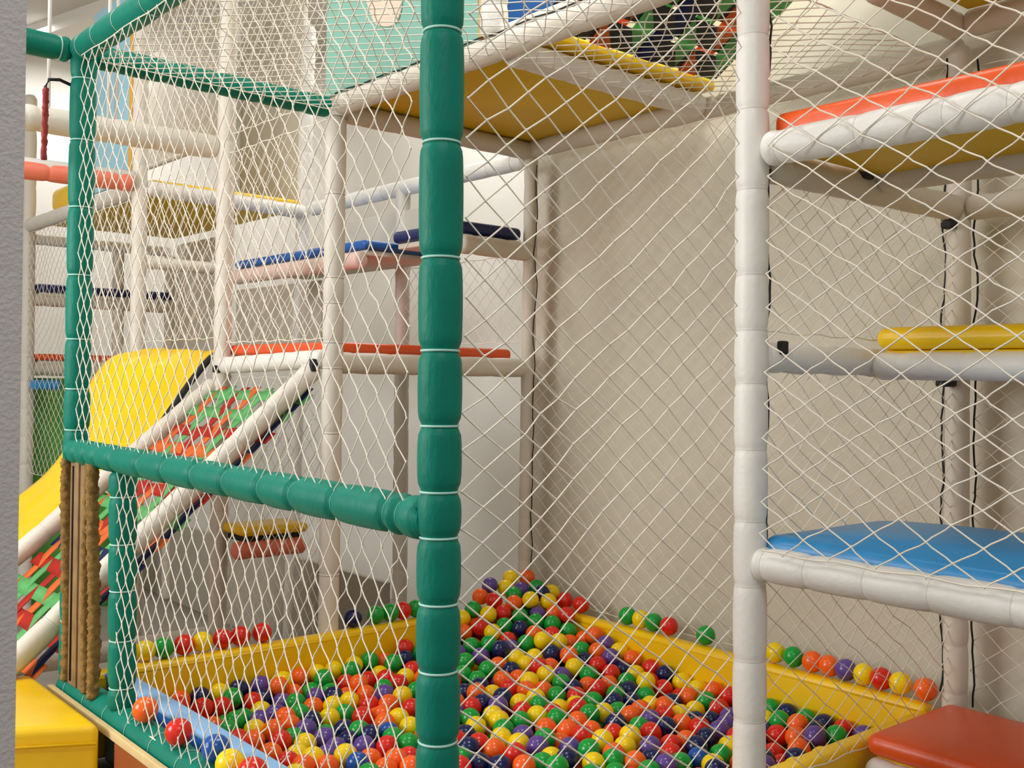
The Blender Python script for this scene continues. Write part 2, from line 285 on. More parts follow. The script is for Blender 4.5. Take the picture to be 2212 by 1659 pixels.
BED = '288,465,404 1045,238,439 888,342,410 331,712,431 814,1023,410 1616,541,419 1337,136,413 728,232,417 612,1271,412 491,1411,418 767,1065,462 432,1279,409 1455,357,388 1109,1055,391 610,874,399 989,1214,479 1179,1155,439 1003,404,433 349,854,429 750,694,394 757,644,447 891,236,428 1563,985,422 1029,595,421 415,905,442 1579,477,466 584,629,459 791,1153,397 1501,172,424 978,102,474 1325,877,408 945,343,438 1488,989,399 159,630,407 1178,1068,411 890,131,429 276,1469,397 900,1140,413 176,1381,439 1510,426,429 414,1070,394 1504,302,421 1152,1008,417 176,1447,386 518,512,461 1073,861,403 1389,1367,452 448,887,392 1544,122,417 656,304,467 742,901,401 1296,190,460 1343,1103,424 990,453,462 1673,104,414 1597,160,391 1387,332,442 1093,133,401 792,480,459 1150,164,457 621,500,411 1061,1529,433 527,1052,411 609,637,404 874,522,424 470,940,394 243,1596,406 722,394,398 286,207,423 1275,1090,419 726,513,401 383,419,412 764,632,387 1059,1169,408 256,176,469 845,418,476 799,509,410 761,1002,424 236,693,476 729,1368,416 1091,570,405 217,387,405 228,298,432 454,91,455 1147,278,433 559,1484,398 1319,687,405 1652,677,431 405,260,412 249,1047,469 1178,1289,408 653,176,458 1276,1582,453 261,729,397 927,645,406 1361,207,476 1631,912,400 1445,577,409 965,1338,425 1641,845,404 814,1118,462 488,257,404 880,1183,470 1295,322,389 1241,934,421 508,884,472 584,543,464 792,188,478 863,1446,407 595,344,409 1200,574,397 364,116,445 1177,1597,474 385,1409,394 1564,804,413 662,574,472 923,1412,403 790,1650,391 645,273,401 1592,1123,420 1078,937,398 929,207,471 1255,298,454 1484,512,419 1127,1590,443 646,1486,408 630,1154,405 1119,1479,497 1242,97,398 790,1269,406 198,1494,470 394,815,456 1146,391,421 267,565,464 1430,249,475 881,1108,475 1283,753,402 986,996,417 293,417,478 603,760,451 301,1537,446 1453,437,387 247,1306,441 494,642,470 708,112,385 366,628,451 858,628,396 1018,1474,411 899,991,404 394,1574,398 1282,1006,400 1583,223,423 1165,940,408 746,1084,399 1423,1162,438 489,1483,396 431,626,410 982,1187,424 866,716,390 362,557,410 727,1192,403 534,240,439 1140,705,389 1590,1326,487 188,196,450 1266,137,444 1066,1438,442 432,207,475 703,1524,392 1336,1530,466 826,434,411 540,684,432 288,819,395 367,362,414 1495,805,405 1138,1333,441 1281,1619,548 1316,224,405 344,912,460 983,809,408 309,1001,391 1670,426,407 669,1419,477 634,1561,407 455,392,474 1178,1546,506 847,573,415 979,750,407 612,1048,406 194,497,390 1403,1446,472 1095,483,425 1325,491,418 1177,324,480 522,810,419 1511,1425,492 868,177,401 1439,1585,523 802,689,417 657,210,392 280,297,475 460,492,407 169,770,452 1529,1240,446 1067,126,471 941,276,479 853,89,390 355,187,465 440,693,399 1443,258,393 1627,786,426 1627,1238,465 1044,721,414 1394,126,436 912,480,453 421,613,479 165,1035,393 887,1574,424 197,90,402 1017,325,469 714,402,455 433,186,390 578,1381,400 710,944,478 1379,685,423 419,547,428 1444,88,397 1251,439,415 855,297,463 637,235,470 519,332,451 1499,214,473 290,974,478 1430,185,414 1645,157,454 567,730,387 240,1245,413 536,137,409 1649,296,387 1004,460,407 1172,1535,443 558,1279,446 1522,1114,446 1624,277,443 981,1413,468 1670,1091,420 1275,1520,449 1628,469,387 211,1603,475 328,669,475 1040,1264,440 788,375,459 1282,376,410 563,846,475 186,1545,436 1600,385,405 1188,822,413 730,111,450 343,1320,401 1421,1297,472 214,1210,479 566,206,392 1228,202,468 401,476,426 1016,1653,405 952,857,391 1341,1003,416 1301,1671,562 1550,1516,525 1087,1232,408 1497,101,471 549,1233,411 1067,364,446 815,1215,403 546,1330,398 234,664,388 607,115,413 200,1278,476 268,354,440 716,287,452 168,1112,418 1635,978,402 489,422,399 1095,250,476 1389,1619,512 1097,317,475 1371,389,398 1027,556,474 261,1168,444 651,544,388 1433,402,455 1086,775,387 1236,1203,413 1104,434,393 225,588,430 1162,1433,417 919,781,393 216,1504,389 256,1353,405 173,465,467 1455,1357,460 696,700,452 530,146,475 803,1505,411 294,1471,473 225,1063,406 641,832,438 171,311,391 484,768,475 788,269,404 1048,787,452 213,870,478 397,385,479 1338,817,396 296,1245,429 1434,1233,437 821,1394,412 172,924,394 1205,1659,474 320,1172,406 215,988,414 642,388,474 489,1641,395 1313,945,406 340,769,440 239,809,445 1619,1437,521 748,455,398 236,1401,441 292,1408,414 347,942,388 907,411,386 882,835,400 1286,1681,487 1368,1183,450 1504,701,390 715,561,445 1220,1345,418 420,270,471 956,1282,458 673,105,478 962,155,430 1051,1321,430 1399,471,410 659,400,399 845,106,471 1017,1581,404 944,560,404 1562,1655,603 784,291,462 1554,1057,429 579,1614,404 1258,661,418 570,942,420 345,563,467 687,1136,394 1600,106,463 1121,1038,468 1013,89,428 316,1066,400 676,1232,422 1571,735,392 1019,902,419 423,1348,389 1112,332,390 1211,883,413 748,316,395 1358,1668,492 1485,1481,496 1212,1423,449 1655,1509,558 512,587,446 216,1132,476 263,919,397 192,1652,415 645,1353,394 1454,943,414 714,1494,481 1233,271,407 331,468,446 195,347,466 1360,1291,436 198,842,417 325,296,426 1490,1167,429 174,707,444 483,1105,405 254,97,463 861,1349,415 172,1598,412 723,1464,414 1371,283,406 1621,1178,441 1611,327,417 1523,368,417 691,764,386 1435,725,392 594,444,432 1481,1046,429 1274,1406,453 276,620,405 196,260,402 221,979,475 239,139,407 1563,166,455 225,479,435 482,1251,418 1072,663,413 816,892,398 621,680,449 895,1061,433 503,441,469 383,1158,387 1111,1386,483 1605,1625,580 1184,351,396 1118,1658,462 571,1161,391 805,357,387 1335,1237,430 1395,1031,443 171,1019,463 991,220,473 172,553,449 1278,607,422 787,89,436 244,1124,392 1640,613,456 707,209,469 165,906,449 1536,472,402 654,340,409 176,1313,385 332,196,386 1016,181,412 234,396,468 894,1297,439 523,1589,408 1432,870,415 174,265,477 167,1219,393 1200,149,389 848,205,474 1160,487,396 660,1416,410 823,1599,391 194,640,456 880,891,418 1436,666,400 1046,1075,414 1519,468,471 497,1182,391 1567,581,477 775,1610,436 1045,1375,403 395,954,417 778,803,441 713,838,399 354,1484,403 443,328,416 315,111,476 614,171,392 1366,566,427 687,886,438 1110,1407,421 1352,300,474 772,926,480 476,1014,408 986,271,433 1491,628,390 636,794,390 951,1061,387 458,542,478 1251,1465,451 391,1210,416 1562,914,432 246,861,389 1565,553,389 1680,1389,509 676,1044,412 1398,969,397 1052,1003,404 1525,1189,470 1137,793,412 471,302,467 663,768,476 437,677,473 1227,495,388 1003,1341,470 471,551,397 901,1635,401 844,954,414 920,936,423 1108,1125,397 495,751,391 1084,192,392 1160,1214,418 1524,215,389 426,826,405 1497,286,478 691,652,409 939,1244,417 1518,1616,542 372,1011,401 847,1668,394 676,979,405 1277,474,480 671,505,446 655,720,405 1014,315,387 1375,901,393 867,1274,391 395,1632,387 1621,436,435 390,763,413 1027,523,386 1324,1585,492 340,664,396 442,1516,393 587,154,467 1267,1323,468 981,624,387 918,1522,394 727,1011,479 392,707,451 1514,1357,481 804,145,413 243,1542,444 1588,667,414 158,1123,477 971,1528,428 1288,1204,441 1510,877,407 659,1622,402 1228,758,426 736,1307,394 1043,394,392 1412,785,396 502,366,391 311,520,386 583,582,415 554,300,389 1642,591,390 307,135,404 272,303,392 733,1647,422 1073,274,391 1140,104,459 1075,1679,425 1438,301,441 1531,756,430 1666,932,450 950,1468,401 176,103,461 932,200,408 1681,741,407 1169,99,400 770,1440,388 361,1262,427 546,390,443 1279,834,405 1449,1680,527 246,246,467 869,1193,393 568,292,453 470,147,441 1176,223,433 1207,506,464 1297,1284,439 279,624,466 761,757,402 913,1229,481 1132,880,424 817,1101,400 570,94,472 1256,1543,523 714,1591,411 1279,1148,408 983,988,479 167,770,395 198,716,387 550,499,397 1310,344,461 1355,737,400 940,434,427 295,826,460 1278,167,390 719,468,454 1157,538,422 195,1392,386 1499,1300,465 329,369,476 1422,580,477 711,1194,472 621,1211,391 1027,1619,453 308,1534,386 992,513,457 1192,1481,445 835,767,406 324,1629,391 285,722,470 782,543,475 316,390,389 854,497,476 982,1117,389 935,267,398 334,247,464 748,165,410 398,121,392 1304,263,479 547,750,443 804,1344,389 449,1587,428 799,601,440 626,943,389 298,510,469 946,387,476 1051,447,469 524,903,398 1373,633,394 158,1242,455 643,1097,400 1338,110,466 956,374,387 164,1184,451 1575,282,414 1212,105,447 980,692,417 264,553,404 530,1540,441 561,995,389 1288,534,395 1471,354,450 1220,996,403 881,361,468 1633,498,477 931,537,460 777,844,390 511,607,392 776,562,400 482,96,394 714,597,396 945,1155,469 163,376,423 435,1145,417 680,1541,472 627,464,478 1404,1106,410 989,1416,398 1380,215,418 542,1425,386 1644,224,394 489,702,452 1207,697,404 196,1168,398 1133,635,391 1484,1658,576 870,1520,429 768,1324,446 477,1325,393 449,761,426 1437,149,473 183,194,387 1332,1428,477 1553,1454,519 1610,1051,422 445,868,476 1377,1561,512 411,134,476 823,218,391 845,1034,459 1046,1389,479 1574,868,392 1560,614,404 1646,1316,478 272,886,479 1076,1611,409 492,196,476 1681,183,409 160,1504,402 1041,178,478 495,193,404 1225,1263,428 1130,1483,419 358,1522,452 1599,95,400 1165,1644,519 228,753,464 442,484,468 726,345,459 585,1104,396 643,1625,471 865,1041,386 1503,94,386 1479,1533,530 633,1675,387 1673,1455,543 727,959,387 969,923,388 383,445,470 1411,1506,508 927,708,397 554,395,387 264,1096,438 276,1265,480 1189,427,395 1215,1586,526 1246,1673,529 1213,212,390 1039,1453,492 497,1408,477 161,1448,466 936,103,396 1198,634,397 609,1417,438 669,639,475 1095,1297,397 362,1106,415 1202,265,474 771,865,476 164,446,399 892,162,477 1164,1375,411 1437,454,478 689,460,388 681,1287,408 412,1472,414 1594,1388,496 1681,1182,433 995,1300,394 1310,420,386 1223,1533,473 610,339,476 919,88,467 579,817,412 1515,578,411 364,1682,401 434,393,417 907,479,396 1678,1560,570 423,766,477 580,1541,392 776,1512,463 1361,375,478 277,1676,388 1327,1376,441 180,565,393 1256,929,480 700,281,385 963,1630,413 328,887,386 575,225,477 170,142,415 1381,1679,544 367,809,386 853,279,396 372,507,476 1566,1281,460 550,1671,399 235,517,477 1456,1420,479 1165,1640,434 1213,1128,400 1333,1016,481 499,664,393 1114,1182,427 364,310,466 1324,588,390 991,793,476 665,129,421 732,1248,386 1236,1045,443 232,785,388 374,618,389 806,1679,442 169,1316,446 341,452,385 1599,1545,556 1278,88,470 1101,194,450 1020,235,386 1245,1620,488 533,554,399 1144,186,393 786,955,399 262,245,387'
RIMR = 'R1530 R1440 G1199 Y1133 G1072 R1002 G839 Y558 G492 O423 O364 P308 Y247 R192 Y132 O57'
RIML = 'Y207 G265 R332 Y392 R462 R524 R601 N954 G1050 G1114 R1168 G1226'
# ------------------------------------------------------------------ room shell
def struct(o): o['kind'] = 'structure'; return o
struct(box_mesh('floor', (-6, -6, -.1), (4, 9, 0), M['floor']))
struct(box_mesh('ceiling', (-6, -6, 3.9), (4, 9, 4.0), M['ceil']))
struct(box_mesh('wall_right', (1.9, -4, 0), (2.06, 1.95, 3.9), M['wall']))
struct(box_mesh('wall_back', (3.0, -4, 0), (3.15, 9, 3.9), M['wallwhite']))
struct(box_mesh('wall_far', (-6, 7.0, 0), (3.0, 7.15, 3.9), M['wallwhite']))
c = CAM+FW*.9+RT*((45-W/2)/FPX*.9)
wl = struct(box_mesh('wall_left', (c.x-1.4, c.y, 0), (c.x, c.y+.3, 3.9), M['wallgrey']))
# white soffit beam under the ceiling
a, b = at('z', 3.82, 55, 82), at('z', 3.82, 330, -12)
d = (b-a); d.z = 0; a2 = a-d*1.5; b2 = b+d*2; w_ = Vector((-d.y, d.x, 0)).normalized()*.16
vs = [a2, b2, b2+w_, a2+w_]; vs = [Vector((p.x, p.y, 3.8)) for p in vs]+[Vector((p.x, p.y, 3.9)) for p in vs]
struct(mesh_obj('trim_1', vs, [(3, 2, 1, 0), (4, 5, 6, 7), (0, 1, 5, 4), (1, 2, 6, 5), (2, 3, 7, 6), (3, 0, 4, 7)], M['wallwhite'], None, False))

# ------------------------------------------------------------------ frame posts
def line_z(ax, v, q1, q2, z0, z1):
    a, b = at(ax, v, *q1), at(ax, v, *q2)
    f = lambda z: a+(b-a)*((z-a.z)/(b.z-a.z))
    return f(z0), f(z1)
def at_pix(A, B, vals, idx):
    "distances from A along A-B at which the line shows at the given pixel rows (idx 1) or columns (idx 0)"
    A, B = Vector(A), Vector(B); L = (B-A).length; out = []
    for v in vals:
        lo, hi = 0, 1; s = pix(A)[idx] < pix(B)[idx]
        for _ in range(40):
            m = (lo+hi)/2
            if (pix(A+(B-A)*m)[idx] < v) == s: lo = m
            else: hi = m
        out.append(lo*L)
    return out
def post(ax, v, q1, q2, z0, z1, r, rows, m, label, tie, **k):
    A, B = line_z(ax, v, q1, q2, z0, z1)
    ties = at_pix(A, B, rows, 1) if rows is not None else [i*.17+.09 for i in range(int((z1-z0)/.17))]
    return foam('foam_post', A, B, r, ties, m, label, 'post', None, tie, **k)
post('x', 0, (954, 300), (946, 1500), .6, 2.72, .0365, [70, 310, 558, 758, 920, 1062, 1160, 1303, 1448, 1600], M['green'],
     'thickest teal green padded post, where the segmented green rail ends', M['tie_green'], n=32, deep=.15)
post('x', 0, (178, 300), (167, 850), .6, 2.49, .0365, [173, 305, 449, 595, 733, 840, 928, 1110, 1240, 1340], M['green'],
     'tall teal green padded corner post behind the hanging hemp ropes', M['tie_green'], n=28)
post('x', 0, (266, 1030), (263, 1545), .6, 1.238, .036, [1073, 1175, 1275, 1382, 1484], M['green'],
     'short teal green padded post under the rail beside the hemp ropes', M['tie_green'], n=28)
def cord_on(post_o, off, rows_z, seed, r=.0022):
    "black lacing cord that runs up a post between the ties"
    rnd = random.Random(seed); o = post_o.location; A, B = AX[post_o.name]
    z0, z1 = rows_z; n = int((z1-z0)/.03); pts = []
    for i in range(n+1):
        z = z0+(z1-z0)*i/n; c = A+(B-A)*((z-A.z)/(B.z-A.z))-o
        pts.append(c+Vector(off)+Vector((rnd.gauss(0, .0015)+.004*math.sin(z*19+seed), rnd.gauss(0, .0015)+.004*math.cos(z*23+seed), 0)))
    return tube('lacing_cord', pts, r, M['black'], post_o, 6)
p2 = post('x', .87, (1627, 0), (1619, 1500), 0, 2.8, .0365, [80, 240, 412, 595, 714, 828, 970, 1124, 1263, 1423, 1552], M['white'],
          'white padded post at the middle of the pit side carrying the two rails', M['tie_ivory'], n=30, deep=.055, tie_r=.0004)
cord_on(p2, (.022, -.026, 0), (1.14, 1.98), 1, .0028)
cord_on(p2, (.022, -.026, 0), (2.08, 2.7), 2, .0028)
post('x', .87, (727, 250), (710, 1300), 0, 2.42, .036, [420, 600, 655, 740, 795, 935, 1060, 1240], M['ivory'],
     'ivory padded post beside the head of the webbing ramp, behind the pit', M['tie_ivory'], deep=.06)
p5 = post('y', 1.8, (1147, 400), (1134, 1200), 0, 2.42, .028, None, M['tan'], 'beige padded post in the far inner corner of the pit', M['tie_ivory'], deep=.04, show_ties=False)
cord_on(p5, (.012, .034, 0), (.75, 2.38), 3); cord_on(p5, (-.0, -.036, 0), (.75, 2.38), 4)
p6 = post('x', 1.79, (2071, 300), (2063, 1400), 0, 2.45, .034, [500, 880, 1335, 1392, 1495], M['tan'], 'beige padded post by the wall above the orange step', M['tie_ivory'], deep=.05, show_ties=False)
cord_on(p6, (-.028, .026, 0), (.66, 2.42), 5, .003); cord_on(p6, (.03, -.036, 0), (.62, 2.42), 6, .003)
post('x', .87, (491, 200), (471, 1250), 0, 3.4, .036, None, M['ivory'], 'tall ivory padded post between the webbing ramp and the yellow slide', M['tie_ivory'], deep=.04, show_ties=False)
post('x', .87, (305, 150), (297, 770), 0, 3.4, .036, [120, 180, 240, 300, 360, 535, 600, 700], M['ivory'], 'tall ivory padded post with the short pipe elbow behind the slide', M['tie_ivory'], deep=.06, show_ties=False)
post('x', 1.79, (668, 60), (656, 430), 0, 3.4, .037, [80, 160, 250, 330, 410], M['white'], 'white padded post behind the teal panel, carrying the yellow deck corner', M['tie_ivory'], deep=.06, show_ties=False)
post('x', 1.79, (872, 320), (864, 1200), 0, 2.42, .035, None, M['ivory'], 'slim ivory padded post by the back wall behind the orange deck', M['tie_ivory'], deep=.04, show_ties=False)
post('x', 1.79, (518, 60), (514, 390), 2.42, 3.5, .036, [20, 60, 110, 160, 220, 290, 340, 380], M['white'], 'bright white padded post standing on the upper yellow deck', M['tie_ivory'], deep=.09, show_ties=False)
post('x', .87, (62, 500), (56, 1000), 0, 3.2, .04, None, M['ivory'], 'ivory padded post of the far tower beside the grey wall edge', M['tie_ivory'], deep=.05, show_ties=False)
post('y', 5.4, (256, 540), (254, 760), 0, 2.3, .036, None, M['tan'], 'beige padded post midway along the far tower decks', M['tie_ivory'], deep=.05, show_ties=False)
post('y', 5.4, (368, 540), (366, 760), 0, 2.3, .036, None, M['tan'], 'beige padded post at the inner end of the far tower decks', M['tie_ivory'], deep=.05, show_ties=False)
post('x', .87, (1068, 0), (1067, 80), 2.49, 3.3, .04, None, M['white'], 'short white padded post beside the gold edge of the teal panel', M['tie_ivory'], deep=.05, show_ties=False)

# ------------------------------------------------------------------ frame rails
def rail(A, B, r, cols, m, label, tie=None, **k):
    ties = at_pix(A, B, cols, 0) if cols is not None else [i*.16+.07 for i in range(int((Vector(B)-Vector(A)).length/.16)+1)]
    return foam('foam_rail', A, B, r, ties, m, label, 'rail', None, tie, **k)
rail((-.015, 1.77, 1.273), (-.012, .0, 1.268), .036, [165, 182, 204, 225, 258, 318, 371, 435, 504, 581, 650, 741, 855, 882], M['green'],
     'teal green padded rail of many short segments across the pit entrance', M['tie_green'], n=30, deep=.2, tie_r=.0003, knob=True)
rail((-.01, 1.775, 2.455), (-.01, .03, 2.455), .038, [188, 222, 268, 330, 420, 560, 740], M['green'],
     'teal green padded top rail slanting up from the green corner post', M['tie_green'], n=28, deep=.07, tie_r=.0012, knob=True)
rail((.03, 1.8, 2.453), (.84, 1.8, 2.447), .036, None, M['green'], 'teal green padded top rail running back to the ivory post', M['tie_green'], deep=.08)
rail((-.035, 1.8, 2.455), (-.75, 1.8, 2.462), .0365, [127], M['green'], 'teal green padded top rail stub leading to the grey wall edge', M['tie_green'], n=28)
bb = rail((0, 1.83, .572), (0, .03, .575), .04, None, M['green'], 'teal green padded base beam along the pit entrance sill', M['tie_green'], deep=.06, tie_r=.001)
bb.scale = (1, 1, 1)
r1 = rail((.87, -.025, 2.018), (.87, -.95, 2.017), .0375, [1662, 1690, 1862, 2052, 2192], M['white'], 'white padded rail under the orange deck edge', M['tie_ivory'], n=30, deep=.05, tie_r=.0004)
rail((.87, -.02, 1.109), (.87, -.95, 1.109), .0375, [1660, 1752, 1880, 2020, 2200], M['white'], 'white padded rail below the blue deck', M['tie_ivory'], n=30, deep=.05, tie_r=.0004)
r2 = rail((.9, 0, 1.99), (1.76, 0, 2.0), .036, None, M['tan'], 'beige padded rail running back to the wall under the orange deck', deep=.03)
clamp(r2, (1.26, -.03, 2.03), (.04, .03, .05)); clamp(r2, (1.74, 0, 1.955), (.035, .035, .03))
r3 = rail((1.33, -.03, 2.018), (1.33, -.95, 2.018), .036, None, M['tan'], 'beige padded rail under the far edge of the orange deck', deep=.03)
r4 = rail((.9, .0, 1.563), (1.76, 0, 1.563), .034, None, M['white'], 'white padded rail running back beneath the yellow roll', deep=.04)
clamp(r4, (.925, -.035, 1.585), (.02, .02, .03)); clamp(r4, (1.72, -.01, 1.52), (.05, .04, .03))
rail((1.33, -.03, 1.553), (1.33, -.95, 1.553), .034, None, M['white'], 'white padded rail carrying the yellow roll', deep=.04)
rail((1.33, -.03, .55), (1.33, -.95, .55), .036, None, M['white'], 'pinkish white padded rail under the orange step', deep=.05)
rail((1.79, 1.80, 2.448), (1.79, .0, 2.448), .036, None, M['tan'], 'beige padded top rail along the beige wall', deep=.03)
rail((.9, 1.8, 2.44), (1.795, 1.8, 2.44), .036, None, M['tan'], 'beige padded top rail under the teal panel corner deck', deep=.03)
rail((.87, 1.77, 2.455), (.87, .03, 2.455), .036, None, M['ivory'], 'ivory padded beam crossing above the pit below the teal panel', deep=.05)
cross = [o for o in bpy.data.objects if o.get('label', '').startswith('ivory padded beam crossing above')][0]
tube('lacing_cord', [Vector((-.022, -.08*i, .036+.003*math.sin(i*2.1))) for i in range(20)], .0025, M['black'], cross, 6)  # black tube added for the dark slits along the beam top
pad('fabric_valance', .862, .878, .08, .955, 2.494, 2.516, M['white'], 'white fabric strip above the ivory beam over the pit', 'fabric strip', .006)
r5 = rail((.91, .9, 2.45), (1.76, .9, 2.45), .039, None, M['white'], 'white padded beam at the edge of the deck over the pit', deep=.03)
rail((1.33, 0, 2.5), (1.76, 0, 2.5), .036, None, M['tan'], 'beige padded rail by the wall under the topmost yellow deck', deep=.03)
rail((1.76, -.03, 2.5), (1.76, -.95, 2.5), .036, None, M['tan'], 'beige padded rail under the outer edge of the topmost yellow deck', deep=.03)
# webbing ramp and deck side
r6 = rail((.868, 1.845, 1.568), (.868, 2.66, 1.545), .034, None, M['white'], 'white padded bar across the head of the webbing ramp', deep=.04)
clamp(r6, (.835, 1.86, 1.545), (.03, .022, .045)); clamp(r6, (.835, 2.65, 1.53), (.03, .022, .03))
rail((.855, 1.89, 1.535), (-.30, 1.89, .50), .036, None, M['ivory'], 'sloping ivory padded handrail of the webbing ramp on the pit side', M['tie_ivory'], deep=.05, tie_r=.001)
rail((.855, 2.7, 1.47), (-.42, 2.7, .40), .036, None, M['ivory'], 'sloping ivory padded rail between the slide and the webbing ramp', M['tie_ivory'], deep=.05, tie_r=.001)
rail((.9, 1.82, 1.555), (1.785, 1.815, 1.555), .038, None, M['ivory'], 'ivory padded rail under the red orange deck', deep=.03)
rail((.84, 2.7, 2.45), (-.3, 2.7, 2.44), .048, [48, 80, 240, 330], M['ivory'], 'thick ivory padded rail crossing high behind the green post', deep=.05)
rail((1.79, 1.83, 2.41), (1.79, 3.57, 2.405), .036, None, M['white'], 'white padded rail by the back wall under the teal panel', M['tie_ivory'], deep=.06, tie_r=.001)
rail((.87+.03, 3.6, 2.405), (1.76, 3.6, 2.39), .037, None, M['white'], 'white padded rail along the upper yellow deck', deep=.05)
cr = rail((.83, 3.6, 2.425), (-.2, 3.6, 2.41), .046, None, M['coral'], 'coral padded rail with a white upper half, high behind the green post', deep=.05)
tube('white_upper', [(0, 0, .012), (-1.0, 0, -.002)], .041, M['white'], cr, 16)  # white tube set slightly higher, turns the upper half white
rail((.87, 3.64, 2.40), (.87, 5.36, 2.40), .04, None, M['ivory'], 'ivory padded beam along the outer edge of the upper yellow deck', deep=.04)
rail((.90, 5.4, 2.325), (1.76, 5.4, 2.325), .034, None, M['white'], 'white padded top rail of the far tower', deep=.05)
rail((.90, 3.6, 2.045), (1.33, 3.6, 2.045), .03, None, M['ivory'], 'short ivory pipe jutting out from the post behind the slide', deep=.04)
rail((.90, 5.4, 1.955), (1.76, 5.4, 1.955), .04, None, M['tan'], 'beige padded rail under the navy deck of the far tower', deep=.04)
rail((.90, 5.4, 1.53), (1.76, 5.4, 1.53), .045, None, M['tan'], 'beige padded rail under the red deck of the far tower', deep=.04)
rail((-.1, 2.7, .42), (.84, 2.7, .42), .04, None, M['white'], 'low white padded rail behind the yellow pit pad and the ramp foot', deep=.04)
rail((1.33, 2.34, 2.0), (1.33, 3.55, 2.0), .036, None, M['palepink'], 'pale pink padded rail under the blue deck', deep=.04)
rail((1.43, 1.8, 2.03), (1.785, 1.8, 2.03), .038, None, M['tan'], 'short beige padded rail under the navy deck', deep=.04)
rail((.845, 2.49, .80), (1.16, 2.49, .80), .036, None, M['coral'], 'dusty pink padded rail under the low yellow step', deep=.05)
rail((1.79, -.03, 2.0), (1.79, -.95, 2.0), .034, None, M['tan'], 'beige padded rail along the wall beside the climbing decks', deep=.03)

# ------------------------------------------------------------------ decks and pads
def deck(x0, x1, y0, y1, z0, z1, m, label, board=None, dome=0, bev=.02):
    o = pad('deck_pad', x0, x1, y0, y1, z0, z1, m, label, 'deck pad', bev, dome)
    b = pad('base_board', x0+.02, x1-.02, y0+.02, y1-.02, z0-.025, z0-.001, M[board or 'yellow_board'], None, None, .004, 0, None, o, 2)
    return o
deck(1.315, 1.735, -.92, -.022, .59, .645, M['redorange'], 'glossy red orange step pad low beside the pit', dome=.015, bev=.024)
deck(.875, 1.345, -.92, -.02, 1.115, 1.172, M['blue'], 'sky blue padded deck above the lower white rail', dome=.03, bev=.027)
deck(1.30, 1.74, -.92, -.035, 1.592, 1.648, M['yellow'], 'yellow padded deck seen edge on as a roll', bev=.027)
deck(.90, 1.33, -.92, -.015, 2.045, 2.105, M['orange'], 'orange padded deck above the upper white rail', bev=.02)
deck(1.36, 1.74, -.92, -.03, 2.55, 2.6, M['orange'], 'topmost deck with a yellow underside high by the wall')
deck(.90, 1.76, 1.86, 2.68, 1.585, 1.632, M['redorange'], 'red orange padded deck at the head of the webbing ramp', board='tan')
deck(1.33, 1.76, 2.32, 3.54, 2.045, 2.085, M['midblue'], 'bright blue padded deck behind the ivory post', board='tan')
deck(1.45, 1.76, 1.81, 2.30, 2.075, 2.125, M['navy'], 'navy padded deck beside the beige corner post', board='tan')
deck(.90, 1.83, .95, 1.835, 2.50, 2.535, M['yellow'], 'yellow deck over the pit corner below the teal panel', board='yellow_board')
yl = pad('deck_pad', .93, 1.77, .84, .93, 2.492, 2.53, M['yellow'], 'narrow yellow pad on the white beam below the upper webbing', 'deck pad', .012)
deck(.93, 1.77, 3.64, 5.3, 2.425, 2.46, M['yellow'], 'upper yellow deck behind the slide')
deck(.91, 1.77, 5.34, 5.95, 2.0, 2.05, M['navy'], 'navy deck of the far tower', board='tan')
deck(.91, 1.77, 5.34, 5.95, 1.58, 1.62, M['redorange'], 'red deck of the far tower under the navy one', board='tan')
deck(.87, 1.17, 2.46, 2.66, .855, .895, M['yellow'], 'low yellow step under the red orange deck', board='black')
# pit walls
def edge(o, p, q, m, r=.006):
    l = o.location; tube('edge_piping', [Vector(p)-l, Vector(q)-l], r, m, o, 8)
w1 = pad('pit_pad', .03, 1.77, 1.715, 1.775, .36, .618, M['yellow'], 'long yellow pit pad on the webbing ramp side', 'pit pad', .018)
edge(w1, (.05, 1.72, .6), (1.75, 1.72, .6), M['yellow'])
w2 = pad('pit_pad', 1.715, 1.775, .03, 1.71, .36, .62, M['yellow'], 'long yellow pit pad along the beige wall', 'pit pad', .018)
edge(w2, (1.72, .05, .602), (1.72, 1.70, .602), M['yellow'])
w3 = pad('pit_pad', .13, 1.71, -.005, .05, .36, .612, M['yellow'], 'yellow pit pad running under the white middle post to the wall', 'pit pad', .016)
edge(w3, (.15, .046, .596), (1.70, .046, .596), M['yellow'])
w4 = pad('pit_pad', .062, .118, .06, 1.70, .36, .612, M['midblue'], 'pale blue pit pad, sides darkened for shade, by the green beam', 'pit pad', .012)  # darker blue body paints shade onto the outer face of a light blue pad
pad('lit_top_strip', .058, .122, .06, 1.70, .604, .622, M['lightblue'], None, None, .008, 0, None, w4)
# plinth in front of the pit
pb = mesh_obj('plinth_panel', [], [], None); bpy.data.objects.remove(pb)
pb = pad('plinth_panel', -.06, -.045, -.6, 1.285, .0, .555, M['wood'], 'brown laminate panel below the green base beam', 'panel', .003)
pad('plywood_edge', -.062, -.046, -.6, 1.83, .556, .578, M['ply'], None, None, .002, 0, None, pb)['label'] = 'pale plywood top edge'
pit_floor = pad('pit_floor', .02, 1.76, .02, 1.76, .0, .35, M['navy'], None, None, .01); struct(pit_floor)
sp = poly_pad('foam_step', [(-.085, 1.312), (-.085, 1.90), (-.75, 1.95), (-.75, 1.64)], 0, .6, M['yellow'], 'yellow soft entry step in front of the hemp ropes', 'step', .022)
bm = bmesh.new()
tube('seam', [(-.1, 1.303, .555), (-.72, 1.63, .555)], .004, M['yellow'], sp, 6)

